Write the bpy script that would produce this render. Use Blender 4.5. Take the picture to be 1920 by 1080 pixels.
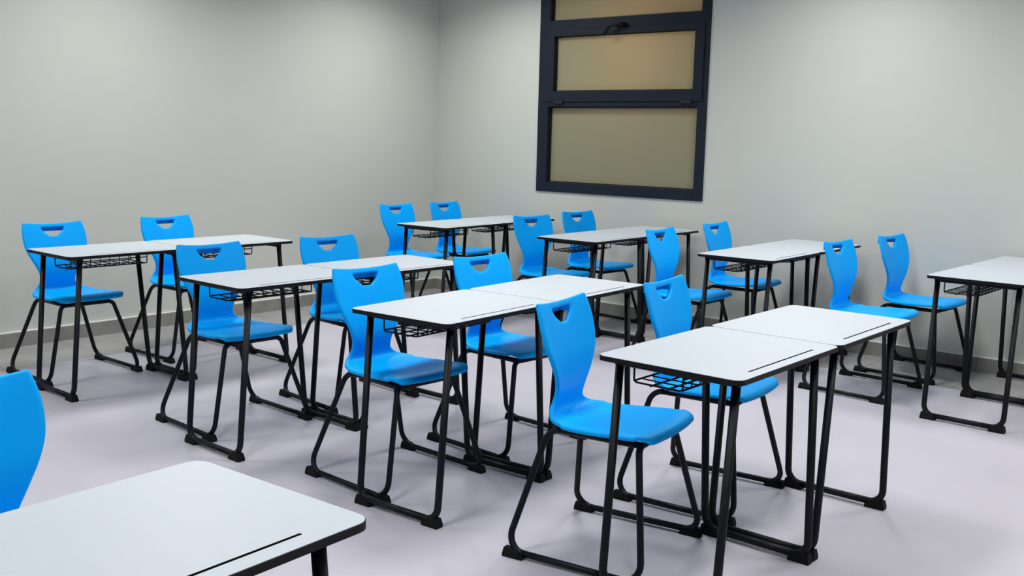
import bpy, bmesh, math, random
from mathutils import Vector, Matrix

for o in list(bpy.data.objects):
    bpy.data.objects.remove(o, do_unlink=True)
scene = bpy.context.scene
COL = scene.collection
random.seed(4)

# ------------------------------------------------------------------ camera
CAM_Z, PITCH, ROLL, YAW, FPX = 1.40712, 0.147063, 0.0251357, -0.6836284, 1893.83
cd = bpy.data.cameras.new('camera')
cd.sensor_width = 36.0
cd.lens = FPX * 36.0 / 1920.0
cd.clip_start = 0.02
cam = bpy.data.objects.new('camera', cd)
COL.objects.link(cam)
fw = Vector((math.sin(YAW), math.cos(YAW), 0))
rt = Vector((math.cos(YAW), -math.sin(YAW), 0))
up = Vector((0, 0, 1))
Fv = fw * math.cos(PITCH) - up * math.sin(PITCH)
Uv = up * math.cos(PITCH) + fw * math.sin(PITCH)
R2 = rt * math.cos(ROLL) + Uv * math.sin(ROLL)
U2 = Uv * math.cos(ROLL) - rt * math.sin(ROLL)
m = Matrix((R2, U2, -Fv)).transposed().to_4x4()
m.translation = Vector((0, 0, CAM_Z))
cam.matrix_world = m
scene.camera = cam

# ------------------------------------------------------------------ world, exposure
w = bpy.data.worlds.new('world')
scene.world = w
w.use_nodes = True
w.node_tree.nodes['Background'].inputs[0].default_value = (0.55, 0.6, 0.65, 1)
w.node_tree.nodes['Background'].inputs[1].default_value = 0.0
vs = scene.view_settings
vs.view_transform = 'Standard'
vs.look = 'None'
vs.gamma = 1
vs.use_curve_mapping = False
vs.exposure = 0.0

PANEL_WATTS = 24.0
PANEL_COLOR = (1.0, 0.985, 0.93)

# ------------------------------------------------------------------ constants (metres)
XW, YW = -6.4925, 6.827          # plain wall, window wall
X1, Y0 = 2.3, -2.2               # the two walls behind the camera
H = 2.9                          # ceiling
TABLE_H, TW, TD = 0.76, 0.6985, 0.49
BORDER = 0.625

# ------------------------------------------------------------------ materials
def mat(name, color, rough=0.5, metal=0.0, spec=0.5, noise=None, bump=None, coat=0.0):
    M = bpy.data.materials.new(name)
    M.use_nodes = True
    nt = M.node_tree
    b = nt.nodes['Principled BSDF']
    b.inputs['Base Color'].default_value = (*color, 1)
    b.inputs['Roughness'].default_value = rough
    b.inputs['Metallic'].default_value = metal
    b.inputs['Specular IOR Level'].default_value = spec
    b.inputs['Coat Weight'].default_value = coat
    tc = nt.nodes.new('ShaderNodeTexCoord')
    if noise:
        scale, amt = noise
        n = nt.nodes.new('ShaderNodeTexNoise')
        n.inputs['Scale'].default_value = scale
        n.inputs['Detail'].default_value = 5
        nt.links.new(tc.outputs['Object'], n.inputs['Vector'])
        r = nt.nodes.new('ShaderNodeValToRGB')
        r.color_ramp.elements[0].position = 0.3
        r.color_ramp.elements[1].position = 0.7
        r.color_ramp.elements[0].color = (*[c * (1 - amt) for c in color], 1)
        r.color_ramp.elements[1].color = (*[min(1, c * (1 + amt)) for c in color], 1)
        nt.links.new(n.outputs['Fac'], r.inputs['Fac'])
        nt.links.new(r.outputs['Color'], b.inputs['Base Color'])
    if bump:
        scale, strength = bump
        n = nt.nodes.new('ShaderNodeTexNoise')
        n.inputs['Scale'].default_value = scale
        n.inputs['Detail'].default_value = 3
        nt.links.new(tc.outputs['Object'], n.inputs['Vector'])
        bp = nt.nodes.new('ShaderNodeBump')
        bp.inputs['Strength'].default_value = strength
        bp.inputs['Distance'].default_value = 0.002
        nt.links.new(n.outputs['Fac'], bp.inputs['Height'])
        nt.links.new(bp.outputs['Normal'], b.inputs['Normal'])
    return M

M_WALL = mat('wall_paint', (0.565, 0.585, 0.545), 0.62, noise=(0.9, 0.02), bump=(180, 0.12), spec=0.3)
M_CEIL = mat('ceiling_paint', (0.74, 0.75, 0.76), 0.8, spec=0.2)
M_FLOOR = mat('floor_vinyl', (0.50, 0.485, 0.56), 0.42, noise=(2.2, 0.04), bump=(90, 0.05), spec=0.45)
M_TILE = mat('border_tile', (0.32, 0.315, 0.32), 0.45, noise=(5, 0.14), bump=(60, 0.08))
M_GROUT = mat('grout', (0.16, 0.16, 0.16), 0.9)
M_BASE = mat('baseboard_tile', (0.25, 0.25, 0.23), 0.55, noise=(6, 0.12), spec=0.3)
M_BEAD = mat('pale_bead', (0.80, 0.81, 0.78), 0.5)
M_BLUE = mat('blue_plastic', (0.0, 0.38, 0.97), 0.42, bump=(420, 0.03), spec=0.1)
M_LAMINATE = mat('white_laminate', (0.48, 0.535, 0.595), 0.42, noise=(3, 0.012), spec=0.4)
M_BLACK = mat('black_steel', (0.0035, 0.0045, 0.008), 0.45, spec=0.22)
M_EDGE = mat('black_edge', (0.004, 0.0045, 0.007), 0.55, spec=0.22)
M_RUBBER = mat('black_rubber', (0.004, 0.004, 0.006), 0.7, spec=0.2)
M_ALU = mat('navy_aluminium', (0.008, 0.0145, 0.026), 0.5, spec=0.22)
M_GASKET = mat('black_gasket', (0.006, 0.007, 0.009), 0.7)
M_HANDLE = mat('black_handle', (0.003, 0.003, 0.004), 0.45, spec=0.2)
M_CORR = mat('corridor_paint', (0.62, 0.52, 0.36), 0.8)
M_WHITE = mat('lamp_housing', (0.8, 0.8, 0.8), 0.5)

def frosted(name, dcol, tcol, mix):
    M = bpy.data.materials.new(name)
    M.use_nodes = True
    nt = M.node_tree
    nt.nodes.remove(nt.nodes['Principled BSDF'])
    out = nt.nodes['Material Output']
    d = nt.nodes.new('ShaderNodeBsdfDiffuse')
    d.inputs['Color'].default_value = (*dcol, 1)
    t = nt.nodes.new('ShaderNodeBsdfTranslucent')
    t.inputs['Color'].default_value = (*tcol, 1)
    g = nt.nodes.new('ShaderNodeBsdfGlossy')
    g.inputs['Roughness'].default_value = 0.35
    g.inputs['Color'].default_value = (0.8, 0.8, 0.8, 1)
    m1 = nt.nodes.new('ShaderNodeMixShader'); m1.inputs[0].default_value = mix
    m2 = nt.nodes.new('ShaderNodeMixShader'); m2.inputs[0].default_value = 0.05
    nt.links.new(d.outputs[0], m1.inputs[1]); nt.links.new(t.outputs[0], m1.inputs[2])
    nt.links.new(m1.outputs[0], m2.inputs[1]); nt.links.new(g.outputs[0], m2.inputs[2])
    nt.links.new(m2.outputs[0], out.inputs['Surface'])
    return M
M_GLASS = frosted('frosted_glass', (0.32, 0.345, 0.235), (0.75, 0.66, 0.46), 0.38)

def clear_glass():
    M = bpy.data.materials.new('clear_glass')
    M.use_nodes = True
    nt = M.node_tree
    nt.nodes.remove(nt.nodes['Principled BSDF'])
    t = nt.nodes.new('ShaderNodeBsdfTransparent')
    g = nt.nodes.new('ShaderNodeBsdfGlossy'); g.inputs['Roughness'].default_value = 0.03
    mx = nt.nodes.new('ShaderNodeMixShader'); mx.inputs[0].default_value = 0.08
    nt.links.new(t.outputs[0], mx.inputs[1]); nt.links.new(g.outputs[0], mx.inputs[2])
    nt.links.new(mx.outputs[0], nt.nodes['Material Output'].inputs['Surface'])
    return M
M_CLEAR = clear_glass()

def emitter(name, color, strength):
    M = bpy.data.materials.new(name)
    M.use_nodes = True
    b = M.node_tree.nodes['Principled BSDF']
    b.inputs['Base Color'].default_value = (0.8, 0.8, 0.8, 1)
    b.inputs['Emission Color'].default_value = (*color, 1)
    b.inputs['Emission Strength'].default_value = strength
    return M
M_LED = emitter('led_diffuser', PANEL_COLOR, 4.0)
M_WARM = emitter('warm_lamp', (1.0, 0.62, 0.22), 19.0)

# ------------------------------------------------------------------ mesh helpers
def box(bm, x0, x1, y0, y1, z0, z1, bevel=0.0):
    g = bmesh.ops.create_cube(bm, size=1.0)
    vs_ = g['verts']
    for v in vs_:
        v.co = Vector(((x0 + x1) / 2 + v.co.x * (x1 - x0), (y0 + y1) / 2 + v.co.y * (y1 - y0), (z0 + z1) / 2 + v.co.z * (z1 - z0)))
    if bevel:
        ed = list({e for v in vs_ for e in v.link_edges})
        bmesh.ops.bevel(bm, geom=ed, offset=bevel, segments=2, affect='EDGES', profile=0.5)

def mesh_of(name, bm, material, smooth=False):
    bmesh.ops.recalc_face_normals(bm, faces=bm.faces[:])
    me = bpy.data.meshes.new(name)
    bm.to_mesh(me)
    bm.free()
    if material:
        me.materials.append(material)
    if smooth:
        for p in me.polygons:
            p.use_smooth = True
    return me

def link(name, me, parent=None, loc=None):
    o = bpy.data.objects.new(name, me)
    COL.objects.link(o)
    if parent:
        o.parent = parent
    if loc:
        o.location = loc
    return o

def boxobj(name, b, material, parent=None, bevel=0.0):
    bm = bmesh.new()
    box(bm, *b, bevel=bevel)
    return link(name, mesh_of(name, bm, material), parent)

def structure(o):
    o['kind'] = 'structure'
    return o

def fillet(pts, radii, seg=6):
    """polyline -> list of points with rounded corners"""
    out = [Vector(pts[0])]
    for i in range(1, len(pts) - 1):
        p, a, b = Vector(pts[i]), Vector(pts[i - 1]), Vector(pts[i + 1])
        r = radii[i - 1]
        d1, d2 = (a - p), (b - p)
        l1, l2 = d1.length, d2.length
        d1.normalize(); d2.normalize()
        ang = d1.angle(d2)
        t = min(r / math.tan(ang / 2), l1 * 0.49, l2 * 0.49)
        r = t * math.tan(ang / 2)
        bis = (d1 + d2).normalized()
        c = p + bis * (r / math.sin(ang / 2))
        s0, s1 = p + d1 * t - c, p + d2 * t - c
        tot = s0.angle(s1)
        ax = s0.cross(s1).normalized()
        for k in range(seg + 1):
            out.append(c + Matrix.Rotation(tot * k / seg, 3, ax) @ s0)
    out.append(Vector(pts[-1]))
    return out

def tube(bm, path, r, sides=10, cap=True):
    n = len(path)
    tang = []
    for i in range(n):
        a = path[max(i - 1, 0)]; b = path[min(i + 1, n - 1)]
        tang.append((b - a).normalized())
    t0 = tang[0]
    ref = Vector((0, 0, 1)) if abs(t0.z) < 0.9 else Vector((1, 0, 0))
    u = t0.cross(ref).normalized()
    rings = []
    for i in range(n):
        t = tang[i]
        u = (u - t * u.dot(t)).normalized()
        v = t.cross(u)
        rings.append([bm.verts.new(path[i] + (u * math.cos(2 * math.pi * k / sides) + v * math.sin(2 * math.pi * k / sides)) * r) for k in range(sides)])
    for i in range(n - 1):
        for k in range(sides):
            bm.faces.new((rings[i][k], rings[i][(k + 1) % sides], rings[i + 1][(k + 1) % sides], rings[i + 1][k]))
    if cap:
        bm.faces.new(rings[0][::-1])
        bm.faces.new(rings[-1])

def tube_mesh(name, path, r, material, sides=10):
    bm = bmesh.new()
    tube(bm, [Vector(p) for p in path], r, sides)
    return mesh_of(name, bm, material, True)

def taper_block(bm, x0, x1, y0, y1, z0, z1, tx0, tx1, ty):
    """block whose top is inset by tx0 / tx1 / ty"""
    lo = [(x0, y0), (x1, y0), (x1, y1), (x0, y1)]
    hi = [(x0 + tx0, y0 + ty), (x1 - tx1, y0 + ty), (x1 - tx1, y1 - ty), (x0 + tx0, y1 - ty)]
    a = [bm.verts.new((*p, z0)) for p in lo]
    mzz = z0 + (z1 - z0) * 0.35
    m_ = [bm.verts.new((*p, mzz)) for p in lo]
    b = [bm.verts.new((*p, z1)) for p in hi]
    bm.faces.new(a[::-1]); bm.faces.new(b)
    for L, U in ((a, m_), (m_, b)):
        for i in range(4):
            j = (i + 1) % 4
            bm.faces.new((L[i], L[j], U[j], U[i]))

# ------------------------------------------------------------------ the room
WX0, WX1, WZ0, WZ1 = -5.319, -3.729, 0.971, 2.80      # window opening
T = 0.16

# floor: base slab, light field, darker border tiles along the two walls in view
fl = structure(boxobj('floor', (XW - T, X1 + T, Y0 - T, YW + T, -0.12, -0.006), M_GROUT))
boxobj('field', (XW + BORDER, X1, Y0, YW - BORDER, -0.02, 0.0), M_FLOOR, fl)
J = 0.0025
def tile(x0, x1, y0, y1):
    bm = bmesh.new()
    box(bm, x0 + J / 2, x1 - J / 2, y0 + J / 2, y1 - J / 2, -0.02, 0.0)
    link('tile', mesh_of('tile', bm, M_TILE), fl)
STEP = 0.6
y = YW - BORDER
tile(XW, XW + BORDER, YW - BORDER, YW)
while y > Y0:
    tile(XW, XW + BORDER, max(Y0, y - STEP), y)
    y -= STEP
x = XW + BORDER
while x < X1:
    tile(x, min(X1, x + STEP), YW - BORDER, YW)
    x += STEP

structure(boxobj('ceiling', (XW - T, X1 + T, Y0 - T, YW + T, H, H + 0.1), M_CEIL))
structure(boxobj('wall_left', (XW - T, XW, Y0 - T, YW + T, 0, H), M_WALL))
bm = bmesh.new()
box(bm, XW, WX0, YW, YW + T, 0, H)
box(bm, WX1, X1, YW, YW + T, 0, H)
box(bm, WX0, WX1, YW, YW + T, 0, WZ0)
box(bm, WX0, WX1, YW, YW + T, WZ1, H)
structure(link('wall_right', mesh_of('wall_right', bm, M_WALL)))
structure(boxobj('wall_front', (X1, X1 + T, Y0 - T, YW + T, 0, H), M_WALL))
structure(boxobj('wall_near', (XW, X1, Y0 - T, Y0, 0, H), M_WALL))

# baseboards of dark tile strips with a bead on top, coloured paler than the wall
BH, BT = 0.094, 0.017
def baseboard(name, along_y):
    root = bpy.data.objects.new(name, None)
    COL.objects.link(root)
    structure(root)
    if along_y:
        p = YW - BT
        while p > Y0:
            boxobj('tile', (XW - 0.002, XW + BT, max(Y0, p - STEP) + 0.001, p - 0.001, 0.0, BH), M_BASE, root)
            p -= STEP
        boxobj('pale_bead', (XW - 0.002, XW + BT, Y0, YW - BT, BH, BH + 0.006), M_BEAD, root)
    else:
        p = XW
        while p < X1:
            boxobj('tile', (p + 0.001, min(X1, p + STEP) - 0.001, YW - BT, YW + 0.002, 0.0, BH), M_BASE, root)
            p += STEP
        boxobj('pale_bead', (XW, X1, YW - BT, YW + 0.002, BH, BH + 0.006), M_BEAD, root)
baseboard('baseboard_left', True)
baseboard('baseboard_right', False)

# corridor behind the window
structure(boxobj('wall_corridor', (XW, -2.4, YW + 1.75, YW + 1.85, 0, H), M_CORR))
structure(boxobj('floor_corridor', (XW, -2.4, YW + T, YW + 1.75, -0.1, 0), M_TILE))
structure(boxobj('ceiling_corridor', (XW, -2.4, YW + T, YW + 1.85, H, H + 0.1), M_CEIL))
structure(boxobj('wall_corridor_end', (XW - 0.1, XW, YW + T, YW + 1.85, 0, H), M_CORR))
structure(boxobj('wall_corridor_far', (-2.4, -2.3, YW + T, YW + 1.85, 0, H), M_CORR))

# window
win = bpy.data.objects.new('window_1', None)
COL.objects.link(win)
structure(win)
win.location = ((WX0 + WX1) / 2, YW, WZ0)
wl = win.location.copy()
def wpart(name, x0, x1, z0, z1, y0, y1, material=M_ALU, parent=None, bevel=0.002):
    bm = bmesh.new()
    box(bm, x0 - wl.x, x1 - wl.x, y0 - wl.y, y1 - wl.y, z0 - wl.z, z1 - wl.z, bevel)
    return link(name, mesh_of(name, bm, material), parent or win)
FY0, FY1 = YW - 0.012, YW + 0.07
wpart('frame_stile', WX0, -5.213, WZ0, WZ1, FY0, FY1)
wpart('frame_stile', -3.808, WX1, WZ0, WZ1, FY0, FY1)
wpart('frame_rail', -5.213, -3.808, WZ0, 1.052, FY0, FY1)
wpart('frame_rail', -5.213, -3.808, 1.676, 1.718, FY0, FY1)
wpart('frame_rail', -5.213, -3.808, 2.284, 2.373, FY0, FY1)
wpart('frame_rail', -5.213, -3.808, 2.72, WZ1, FY0, FY1)
# tilting sash
sy0, sy1 = YW - 0.022, YW + 0.05
sash = wpart('sash', -5.235, -5.160, 1.718, 2.286, sy0, sy1)
bm = bmesh.new()
def sb(x0, x1, z0, z1):
    box(bm, x0 - wl.x, x1 - wl.x, sy0 - wl.y, sy1 - wl.y, z0 - wl.z, z1 - wl.z, 0.002)
sb(-5.237, -5.160, 1.716, 2.288); sb(-3.850, -3.770, 1.716, 2.288)
sb(-5.160, -3.850, 1.716, 1.802); sb(-5.160, -3.850, 2.245, 2.288)
sash.data = mesh_of('sash', bm, M_ALU)
for a in ((-5.213, -3.808, 1.052, 1.676), (-5.160, -3.850, 1.802, 2.245), (-5.213, -3.808, 2.373, 2.72)):
    mid = a[2] > 1.7 and a[2] < 2
    gy = YW + (0.025 if mid else 0.04)
    pane = wpart('pane', a[0] - 0.004, a[1] + 0.004, a[2] - 0.004, a[3] + 0.004, gy, gy + 0.008, M_GLASS, sash if mid else None, 0)
    pane.data.materials.append(M_CLEAR)          # frosted film on the room face, clear glass behind it
    for f in pane.data.polygons:
        f.material_index = 0 if f.normal.y < -0.5 else 1
    g = 0.008
    bm = bmesh.new()
    for (x0, x1, z0, z1) in ((a[0], a[0] + g, a[2], a[3]), (a[1] - g, a[1], a[2], a[3]), (a[0] + g, a[1] - g, a[2], a[2] + g), (a[0] + g, a[1] - g, a[3] - g, a[3])):
        box(bm, x0 - wl.x, x1 - wl.x, gy - 0.008 - wl.y, gy + 0.001 - wl.y, z0 - wl.z, z1 - wl.z)
    link('gasket', mesh_of('gasket', bm, M_GASKET), sash if mid else win)
for hx in (-5.10, -3.90):
    wpart('hinge', hx - 0.045, hx + 0.045, 1.700, 1.722, YW - 0.030, YW - 0.010, M_GASKET, sash)
# cam handle on the top rail of the sash
hd = wpart('handle', -4.56, -4.46, 2.292, 2.322, YW - 0.034, YW - 0.010, M_HANDLE, sash, 0.006)
bm = bmesh.new()
tube(bm, [v - wl for v in fillet([(-4.47, YW - 0.035, 2.312), (-4.47, YW - 0.065, 2.312), (-4.58, YW - 0.075, 2.300), (-4.645, YW - 0.055, 2.235)], [0.02, 0.06])], 0.011, 8)
link('lever', mesh_of('lever', bm, M_HANDLE, True), hd)

# ------------------------------------------------------------------ lamps
def add_light(name, kind, loc, watts, color, size=None, parent=None):
    L = bpy.data.lights.new(name, kind)
    L.energy = watts
    L.color = color
    if kind == 'AREA':
        L.shape = 'SQUARE'; L.size = size; L.spread = math.radians(148)
    else:
        L.shadow_soft_size = size
    o = bpy.data.objects.new(name, L)
    COL.objects.link(o)
    o.location = loc
    if parent: o.parent = parent
    return o

k = 0
where_x = {-5.35: 'beside the plain wall', -2.5: 'in middle row', -0.15: 'far from the plain wall'}
where_y = {5.72: 'by the window wall', 3.5: 'over the middle desks', 1.05: 'over the lone desk', }
for px in where_x:
    for py in where_y:
        r = bpy.data.objects.new('ceiling_light', None)
        COL.objects.link(r)
        r.location = (px, py, H)
        r['label'] = 'square white recessed ceiling panel light %s %s' % (where_y[py], where_x[px])
        r['category'] = 'ceiling light'
        r['group'] = 'recessed panel lights in the ceiling'
        bm = bmesh.new()
        s = 0.3
        for b in ((-s, s, -s, -s + .02), (-s, s, s - .02, s), (-s, -s + .02, -s + .02, s - .02), (s - .02, s, -s + .02, s - .02)):
            box(bm, *b, -0.012, 0.0)
        link('frame', mesh_of('frame', bm, M_WHITE), r)
        boxobj('diffuser', (-s + .02, s - .02, -s + .02, s - .02, -0.006, 0.0), M_LED, r)
        k += 1
        add_light('ceiling_panel_%d_offscreen' % k, 'AREA', (0, 0, -0.014), PANEL_WATTS, PANEL_COLOR, 0.55, r)

# warm wall lamp in the corridor, behind the frosted sash
lx, lz = -4.42, 2.12
r = bpy.data.objects.new('corridor_lamp', None)
COL.objects.link(r)
r.location = (lx, YW + 0.62, H)
r['label'] = 'warm pendant lamp glowing in the corridor behind the frosted window'
r['category'] = 'lamp'
bm = bmesh.new()
tube(bm, [Vector((0, 0, 0)), Vector((0, 0, lz + 0.1 - H))], 0.008, 8)
link('rod', mesh_of('rod', bm, M_WHITE, True), r)
bm = bmesh.new()
bmesh.ops.create_uvsphere(bm, u_segments=20, v_segments=12, radius=0.11)
bmesh.ops.translate(bm, verts=bm.verts[:], vec=(0, 0, lz - H))
link('globe', mesh_of('globe', bm, M_WARM, True), r)

# ------------------------------------------------------------------ desk
TT = 0.016
def rounded_rect(x0, x1, y0, y1, r, seg=6):
    pts = []
    for cx, cy, a0 in ((x1 - r, y0 + r, -90), (x1 - r, y1 - r, 0), (x0 + r, y1 - r, 90), (x0 + r, y0 + r, 180)):
        for kk in range(seg + 1):
            a = math.radians(a0 + 90 * kk / seg)
            pts.append((cx + r * math.cos(a), cy + r * math.sin(a)))
    return pts

GX0, GX1, GY0, GY1 = 0.444, 0.4515, 0.125, TW - 0.125
def desk_meshes():
    D = []
    RC = 0.032
    # white laminate board with the slot left open
    bm = bmesh.new()
    e = 0.0015
    outer = rounded_rect(e, TD - e, e, TW - e, RC)
    inner = [(GX0, GY0), (GX1, GY0), (GX1, GY1), (GX0, GY1)]
    vo = [bm.verts.new((*p, TABLE_H)) for p in outer]
    vi = [bm.verts.new((*p, TABLE_H)) for p in inner]
    ed = [bm.edges.new((vo[i], vo[(i + 1) % len(vo)])) for i in range(len(vo))]
    ed += [bm.edges.new((vi[i], vi[(i + 1) % 4])) for i in range(4)]
    bmesh.ops.triangle_fill(bm, use_beauty=True, use_dissolve=False, edges=ed)
    vb = [bm.verts.new((*p, TABLE_H - TT + 0.001)) for p in outer]
    bm.faces.new(vb[::-1])
    for i in range(len(vo)):
        j = (i + 1) % len(vo)
        bm.faces.new((vo[j], vo[i], vb[i], vb[j]))
    D.append(('tabletop', mesh_of('tabletop', bm, M_LAMINATE), None))
    # black edge band
    bm = bmesh.new()
    o1 = rounded_rect(0, TD, 0, TW, RC + 0.0015)
    o0 = rounded_rect(e + .0005, TD - e - .0005, e + .0005, TW - e - .0005, RC)
    n = len(o1)
    rings = [[bm.verts.new((*p, z)) for p in pts] for pts, z in ((o0, TABLE_H - 0.0005), (o1, TABLE_H - 0.0015), (o1, TABLE_H - TT), (o0, TABLE_H - TT))]
    for a, b in zip(rings, rings[1:]):
        for i in range(n):
            j = (i + 1) % n
            bm.faces.new((a[i], a[j], b[j], b[i]))
    bm.faces.new(rings[-1])
    D.append(('edge_band', mesh_of('edge_band', bm, M_EDGE), 'tabletop'))
    # pen groove trough
    bm = bmesh.new()
    top = [bm.verts.new((*p, TABLE_H - 0.0003)) for p in inner]
    bot = [bm.verts.new((*p, TABLE_H - 0.006)) for p in inner]
    bm.faces.new(bot)
    for i in range(4):
        j = (i + 1) % 4
        bm.faces.new((top[i], top[j], bot[j], bot[i]))
    me = mesh_of('pen_groove', bm, M_EDGE)
    D.append(('pen_groove', me, 'tabletop'))
    # side frames
    R = 0.0135
    zt, zb = TABLE_H - TT - 0.004, 0.022
    for side in (0, 1):
        f = (lambda v: v) if side == 0 else (lambda v: TW - v)
        p = [(0.039, f(0.080), zt), (0.042, f(0.021), zb), (0.436, f(0.021), zb), (0.437, f(0.080), zt)]
        path = fillet(p, [0.055, 0.055], 7)
        D.append(('leg', tube_mesh('leg', path[:9], R, M_BLACK, 12), None))
        D.append(('floor_rail', tube_mesh('floor_rail', path[8:10], R, M_BLACK, 12), None))
        D.append(('leg', tube_mesh('leg', path[9:], R, M_BLACK, 12), None))
        for (a, b, t0, t1) in ((0.030, 0.106, 0.004, 0.03), (0.372, 0.448, 0.03, 0.004)):
            bm = bmesh.new()
            yc = f(0.022)
            taper_block(bm, a, b, yc - 0.018, yc + 0.018, 0.0, 0.036, t0, t1, 0.006)
            D.append(('foot_cap', mesh_of('foot_cap', bm, M_RUBBER), None))
        bm = bmesh.new()
        yc = f(0.080)
        box(bm, 0.026, 0.450, yc - 0.012, yc + 0.012, TABLE_H - TT - 0.022, TABLE_H - TT + 0.0005, 0.003)
        D.append(('top_rail', mesh_of('top_rail', bm, M_BLACK), None))
    for xc in (0.30,):
        bm = bmesh.new()
        box(bm, xc - 0.014, xc + 0.014, 0.085, TW - 0.085, TABLE_H - TT - 0.020, TABLE_H - TT + 0.0005, 0.003)
        D.append(('cross_rail', mesh_of('cross_rail', bm, M_BLACK), None))
    # wire basket
    bm = bmesh.new()
    r = 0.0026
    ya, yb, xa, xb, zb, zt = 0.13, TW - 0.13, 0.06, 0.235, 0.662, TABLE_H - TT + 0.001
    N = 9
    for i in range(N):
        yy = ya + (yb - ya) * i / (N - 1)
        if i in (0, N - 1):
            tube(bm, fillet([(xa, yy, zt), (xa, yy, zb), (xb, yy, zb), (xb, yy, zt)], [0.012, 0.012], 3), 0.0032, 6)
        else:
            tube(bm, fillet([(xa, yy, zb), (xb, yy, zb), (xb, yy, zt - 0.004)], [0.012], 3), r, 6)
    for (xx, zz) in ((xa, zb + 0.004), (xa + 0.06, zb - 0.004), (xa + 0.12, zb - 0.004), (xb - 0.002, zb + 0.002), (xb, zb + 0.036)):
        tube(bm, [Vector((xx, ya, zz)), Vector((xx, yb, zz))], 0.0032, 6)
    D.append(('wire_basket', mesh_of('wire_basket', bm, M_BLACK, True), None))
    return D
DESK = desk_meshes()

ROW = {'A': 'first', 'B': 'second', 'C': 'third', 'D': 'fourth'}
BLOCK = {'0': 'lone desk furthest from window', '1': 'middle desk pair', '2': 'desk pair beside window wall'}
SEAT = {'a': 'away from', 'b': 'nearer to'}

def place_desk(key, x, y, rot, half):
    """x,y: student-side corner of the pair; rot about the middle of its student edge"""
    root = bpy.data.objects.new('school_desk', None)
    COL.objects.link(root)
    c, s = math.cos(rot), math.sin(rot)
    Yl = (0 if half == 'b' else -0.7006) + 0.001
    root.location = (x - s * Yl, y + 0.7006 + c * Yl, 0)
    root.rotation_euler = (0, 0, rot)
    root['label'] = ('white desk, %s row from plain wall, %s, half %s window' % (ROW[key[0]], BLOCK[key[1]], SEAT[half])) if key[1] != '0' else 'lone white desk in fourth row, furthest from window wall'
    root['category'] = 'desk'
    root['group'] = 'white classroom desks'
    made = {}
    for nme, me, par in DESK:
        o = bpy.data.objects.new(nme, me)
        COL.objects.link(o)
        o.parent = made[par] if par else root
        if nme == 'tabletop': made[nme] = o
    return root

PAIRS = {
    'A1': (-5.3862, 2.5043, -0.0165), 'A2': (-5.4450, 5.2512, 0.0446),
    'B1': (-3.9681, 2.5132, -0.0237), 'B2': (-4.1681, 5.3346, 0.0157),
    'C1': (-2.8736, 2.5167, 0.0437), 'C2': (-2.9294, 5.2994, 0.0115),
    'D1': (-1.7042, 2.5111, -0.0097), 'D2': (-1.6026, 5.3847, -0.0322),
    'D0': (-1.6789, -0.2830, 0.0359),
}
for key, (x, y, rot) in PAIRS.items():
    for half in 'ab':
        if key == 'D0' and half == 'a':
            continue                      # wholly outside the photograph
        place_desk(key, x, y, rot, half)

# ------------------------------------------------------------------ chair
def catmull(P, n):
    """sample n points along stations P (tuples), uniform in chord length"""
    L = [0.0]
    for a, b in zip(P, P[1:]):
        L.append(L[-1] + math.hypot(a[0] - b[0], a[1] - b[1]))
    out = []
    for i in range(n):
        d = L[-1] * i / (n - 1)
        kk = 0
        while kk < len(P) - 2 and d > L[kk + 1]:
            kk += 1
        t = (d - L[kk]) / (L[kk + 1] - L[kk])
        p0, p1, p2, p3 = P[max(kk - 1, 0)], P[kk], P[kk + 1], P[min(kk + 2, len(P) - 1)]
        out.append(tuple(0.5 * (2 * b + (c - a) * t + (2 * a - 5 * b + 4 * c - e) * t * t + (3 * b - a - 3 * c + e) * t ** 3) for a, b, c, e in zip(p0, p1, p2, p3)))
    return out

#            x      z      half   edge forward  edge up
STATIONS = [(0.000, 0.848, 0.172, 0.016, 0.013),
            (0.012, 0.815, 0.182, 0.018, 0.010),
            (0.026, 0.770, 0.188, 0.020, 0.004),
            (0.042, 0.715, 0.181, 0.020, 0.0),
            (0.056, 0.660, 0.158, 0.017, 0.0),
            (0.062, 0.605, 0.128, 0.013, 0.0),
            (0.057, 0.555, 0.106, 0.010, 0.0),
            (0.045, 0.512, 0.104, 0.012, 0.002),
            (0.040, 0.484, 0.121, 0.016, 0.006),
            (0.053, 0.462, 0.148, 0.016, 0.010),
            (0.092, 0.451, 0.173, 0.008, 0.013),
            (0.160, 0.450, 0.191, 0.0, 0.012),
            (0.240, 0.455, 0.202, 0.0, 0.010),
            (0.330, 0.463, 0.208, 0.0, 0.007),
            (0.400, 0.469, 0.208, 0.0, 0.004),
            (0.440, 0.468, 0.201, -0.006, 0.0),
            (0.460, 0.462, 0.189, -0.012, -0.002),
            (0.466, 0.448, 0.180, -0.014, 0.002)]
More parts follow.
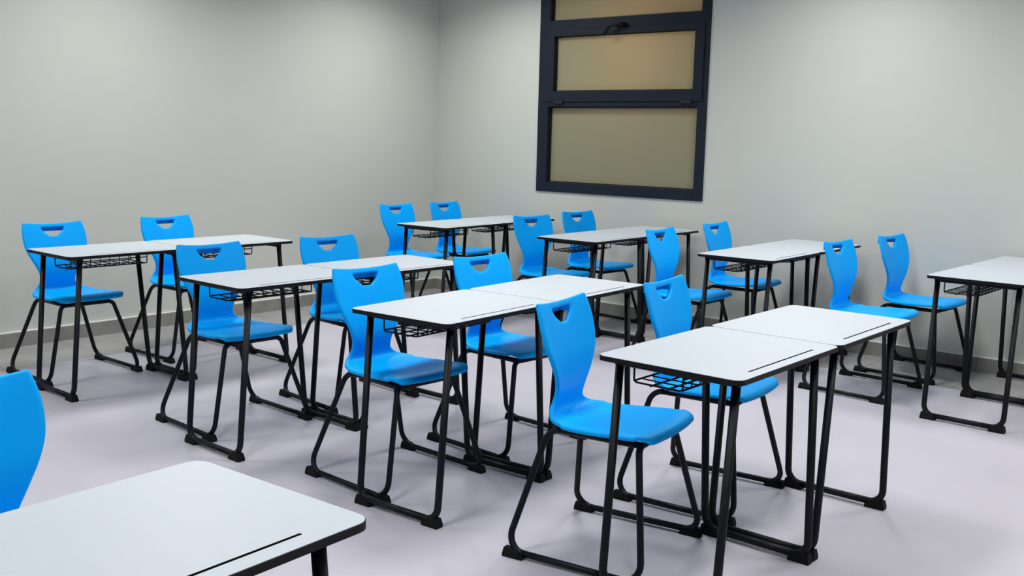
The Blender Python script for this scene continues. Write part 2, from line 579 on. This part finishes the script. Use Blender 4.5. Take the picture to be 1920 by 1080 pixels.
def chair_shell():
    NR = 100
    rows = catmull(STATIONS, NR)
    ztop = rows[0][1]
    h_top, h_bot = ztop - 0.024, ztop - 0.072     # handle slot
    ia = min(range(NR), key=lambda i: abs(rows[i][1] - h_top) + (9 if i > 32 else 0))
    ib = min(range(NR), key=lambda i: abs(rows[i][1] - h_bot) + (9 if i > 32 else 0))
    NO, NH = 7, 8
    bm = bmesh.new()
    grid = []
    for i, (x, z, hw, ef, eu) in enumerate(rows):
        if i <= ia:
            h = 0.066
        elif i <= ib:
            f = (i - ia) / (ib - ia)
            h = max(0.021, 0.066 * (1 - f ** 1.7) ** 0.6)
        else:
            f = min(1, (i - ib) / 11)
            h = 0.020 + (hw * 0.38 - 0.020) * (f * f * (3 - 2 * f))
        ys = [-hw + (hw - h) * k / NO for k in range(NO)] + [h * (2 * k / NH - 1) for k in range(NH + 1)] + [h + (hw - h) * (k + 1) / NO for k in range(NO)]
        row = []
        for yv in ys:
            t = abs(yv) / hw
            row.append(bm.verts.new((x + ef * t ** 2.2, yv, z + eu * t ** 2.2 - (0.010 * max(0, (t - 0.86) / 0.14) ** 2 if i > 56 and x < 0.41 else 0))))
        grid.append(row)
    nc = len(grid[0])
    # round the outer corners of the top edge and front edge
    for i in range(NR - 1):
        seat = rows[i][0] + 0.0 > 0.060 and rows[i][1] < 0.47
        for k in range(nc - 1):
            if ia <= i < ib and NO <= k < NO + NH:
                continue
            f = bm.faces.new((grid[i][k], grid[i][k + 1], grid[i + 1][k + 1], grid[i + 1][k]))
            f.material_index = 1 if seat else 0
            f.smooth = True
    bmesh.ops.recalc_face_normals(bm, faces=bm.faces[:])
    me = bpy.data.meshes.new('shell')
    bm.to_mesh(me); bm.free()
    me.materials.append(M_BLUE); me.materials.append(M_BLUE)
    o = bpy.data.objects.new('shell_source', me)
    COL.objects.link(o)
    so = o.modifiers.new('s', 'SOLIDIFY'); so.thickness = 0.017; so.offset = 0.0
    su = o.modifiers.new('u', 'SUBSURF'); su.levels = 1; su.render_levels = 1
    dg = bpy.context.evaluated_depsgraph_get()
    full = bpy.data.meshes.new_from_object(o.evaluated_get(dg))
    bpy.data.objects.remove(o, do_unlink=True)
    norms = [v.normal.copy() for v in full.vertices]
    res = []
    for idx in (0, 1):
        used, vmap, faces, nn, vv = set(), {}, [], [], []
        for p in full.polygons:
            if p.material_index != idx: continue
            f = []
            for v in p.vertices:
                if v not in vmap:
                    vmap[v] = len(vv); vv.append(full.vertices[v].co[:]); nn.append(norms[v])
                f.append(vmap[v])
            faces.append(f)
        nme = ('backrest', 'seat')[idx]
        q = bpy.data.meshes.new(nme)
        q.from_pydata(vv, [], faces)
        q.materials.append(M_BLUE)
        for p in q.polygons: p.use_smooth = True
        q.normals_split_custom_set_from_vertices(nn)
        res.append((nme, q))
    return res

def chair_meshes():
    C = chair_shell()
    bm = bmesh.new()
    box(bm, -0.036, 0.004, -0.074, 0.074, 0.826, 0.836, 0.003)
    box(bm, -0.036, -0.029, -0.074, 0.074, 0.802, 0.834, 0.002)
    for sg in (-1, 1):
        box(bm, -0.034, 0.010, sg * 0.074 - 0.003, sg * 0.074 + 0.003, 0.804, 0.834, 0.001)
    C.append(('handle_lip', mesh_of('handle_lip', bm, M_BLUE)))
    R = 0.0115
    zc = 0.426
    for s in (-1, 1):
        # rear leg rising into the seat rail
        p = fillet([(0.40, s * 0.125, zc), (0.052, s * 0.125, zc), (-0.030, s * 0.262, 0.019), (0.475, s * 0.266, 0.019), (0.398, s * 0.150, zc), (0.398, 0, zc)], [0.055, 0.060, 0.055, 0.035], 7)
        # indices: 0 | 1-8 | 9-16 | 17-24 | 25-32 | 33
        C.append(('seat_rail', tube_mesh('seat_rail', p[0:2], R, M_BLACK)))
        C.append(('leg', tube_mesh('leg', p[1:17], R, M_BLACK)))
        C.append(('floor_rail', tube_mesh('floor_rail', p[16:18], R, M_BLACK)))
        C.append(('leg', tube_mesh('leg', p[17:33], R, M_BLACK)))
        for (a, b, t0, t1) in ((-0.032, 0.045, 0.004, 0.03), (0.398, 0.478, 0.03, 0.004)):
            bm = bmesh.new()
            taper_block(bm, a, b, s * 0.265 - 0.016, s * 0.265 + 0.016, 0.0, 0.032, t0, t1, 0.005)
            C.append(('foot_cap', mesh_of('foot_cap', bm, M_RUBBER)))
    ye = abs(p[32].y) + 0.001
    C.append(('cross_tube', tube_mesh('cross_tube', [(0.398, -ye, zc), (0.398, ye, zc)], R, M_BLACK)))
    C.append(('cross_tube', tube_mesh('cross_tube', [(0.11, -0.125, zc), (0.11, 0.125, zc)], R, M_BLACK)))
    return C
CHAIR = chair_meshes()

CHAIRS = {
    'D1a': (-2.084, 2.810, 8.4), 'D1b': (-2.106, 3.538, 5.0),
    'C1a': (-3.172, 2.890, -3.0), 'C1b': (-3.142, 3.592, -3.9),
    'B1a': (-4.320, 2.901, -3.3), 'B1b': (-4.270, 3.616, -6.1),
    'A1a': (-5.805, 2.851, -0.9), 'A1b': (-5.866, 3.621, 0.7),
    'A2a': (-5.948, 5.756, -0.3), 'A2b': (-5.945, 6.324, 1.3),
    'B2a': (-4.557, 5.777, -9.7), 'B2b': (-4.620, 6.432, -6.1),
    'C2a': (-3.383, 5.624, 1.0), 'C2b': (-3.401, 6.396, 1.2),
    'D2a': (-2.291, 5.833, -4.0), 'D2b': (-2.216, 6.529, -6.2),
    'D0b': (-2.276, 0.876, 3.0),
}
for key, (x, y, deg) in CHAIRS.items():
    root = bpy.data.objects.new('school_chair', None)
    COL.objects.link(root)
    root.location = (x, y, 0)
    root.rotation_euler = (0, 0, math.radians(deg))
    root['label'] = ('blue chair, %s row from plain wall, %s, seat %s window' % (ROW[key[0]], BLOCK[key[1]], SEAT[key[2]])) if key[1] != '0' else 'blue chair behind the lone desk furthest from window wall'
    root['category'] = 'chair'
    root['group'] = 'blue classroom chairs'
    for nme, me in CHAIR:
        o = bpy.data.objects.new(nme, me)
        COL.objects.link(o)
        o.parent = root
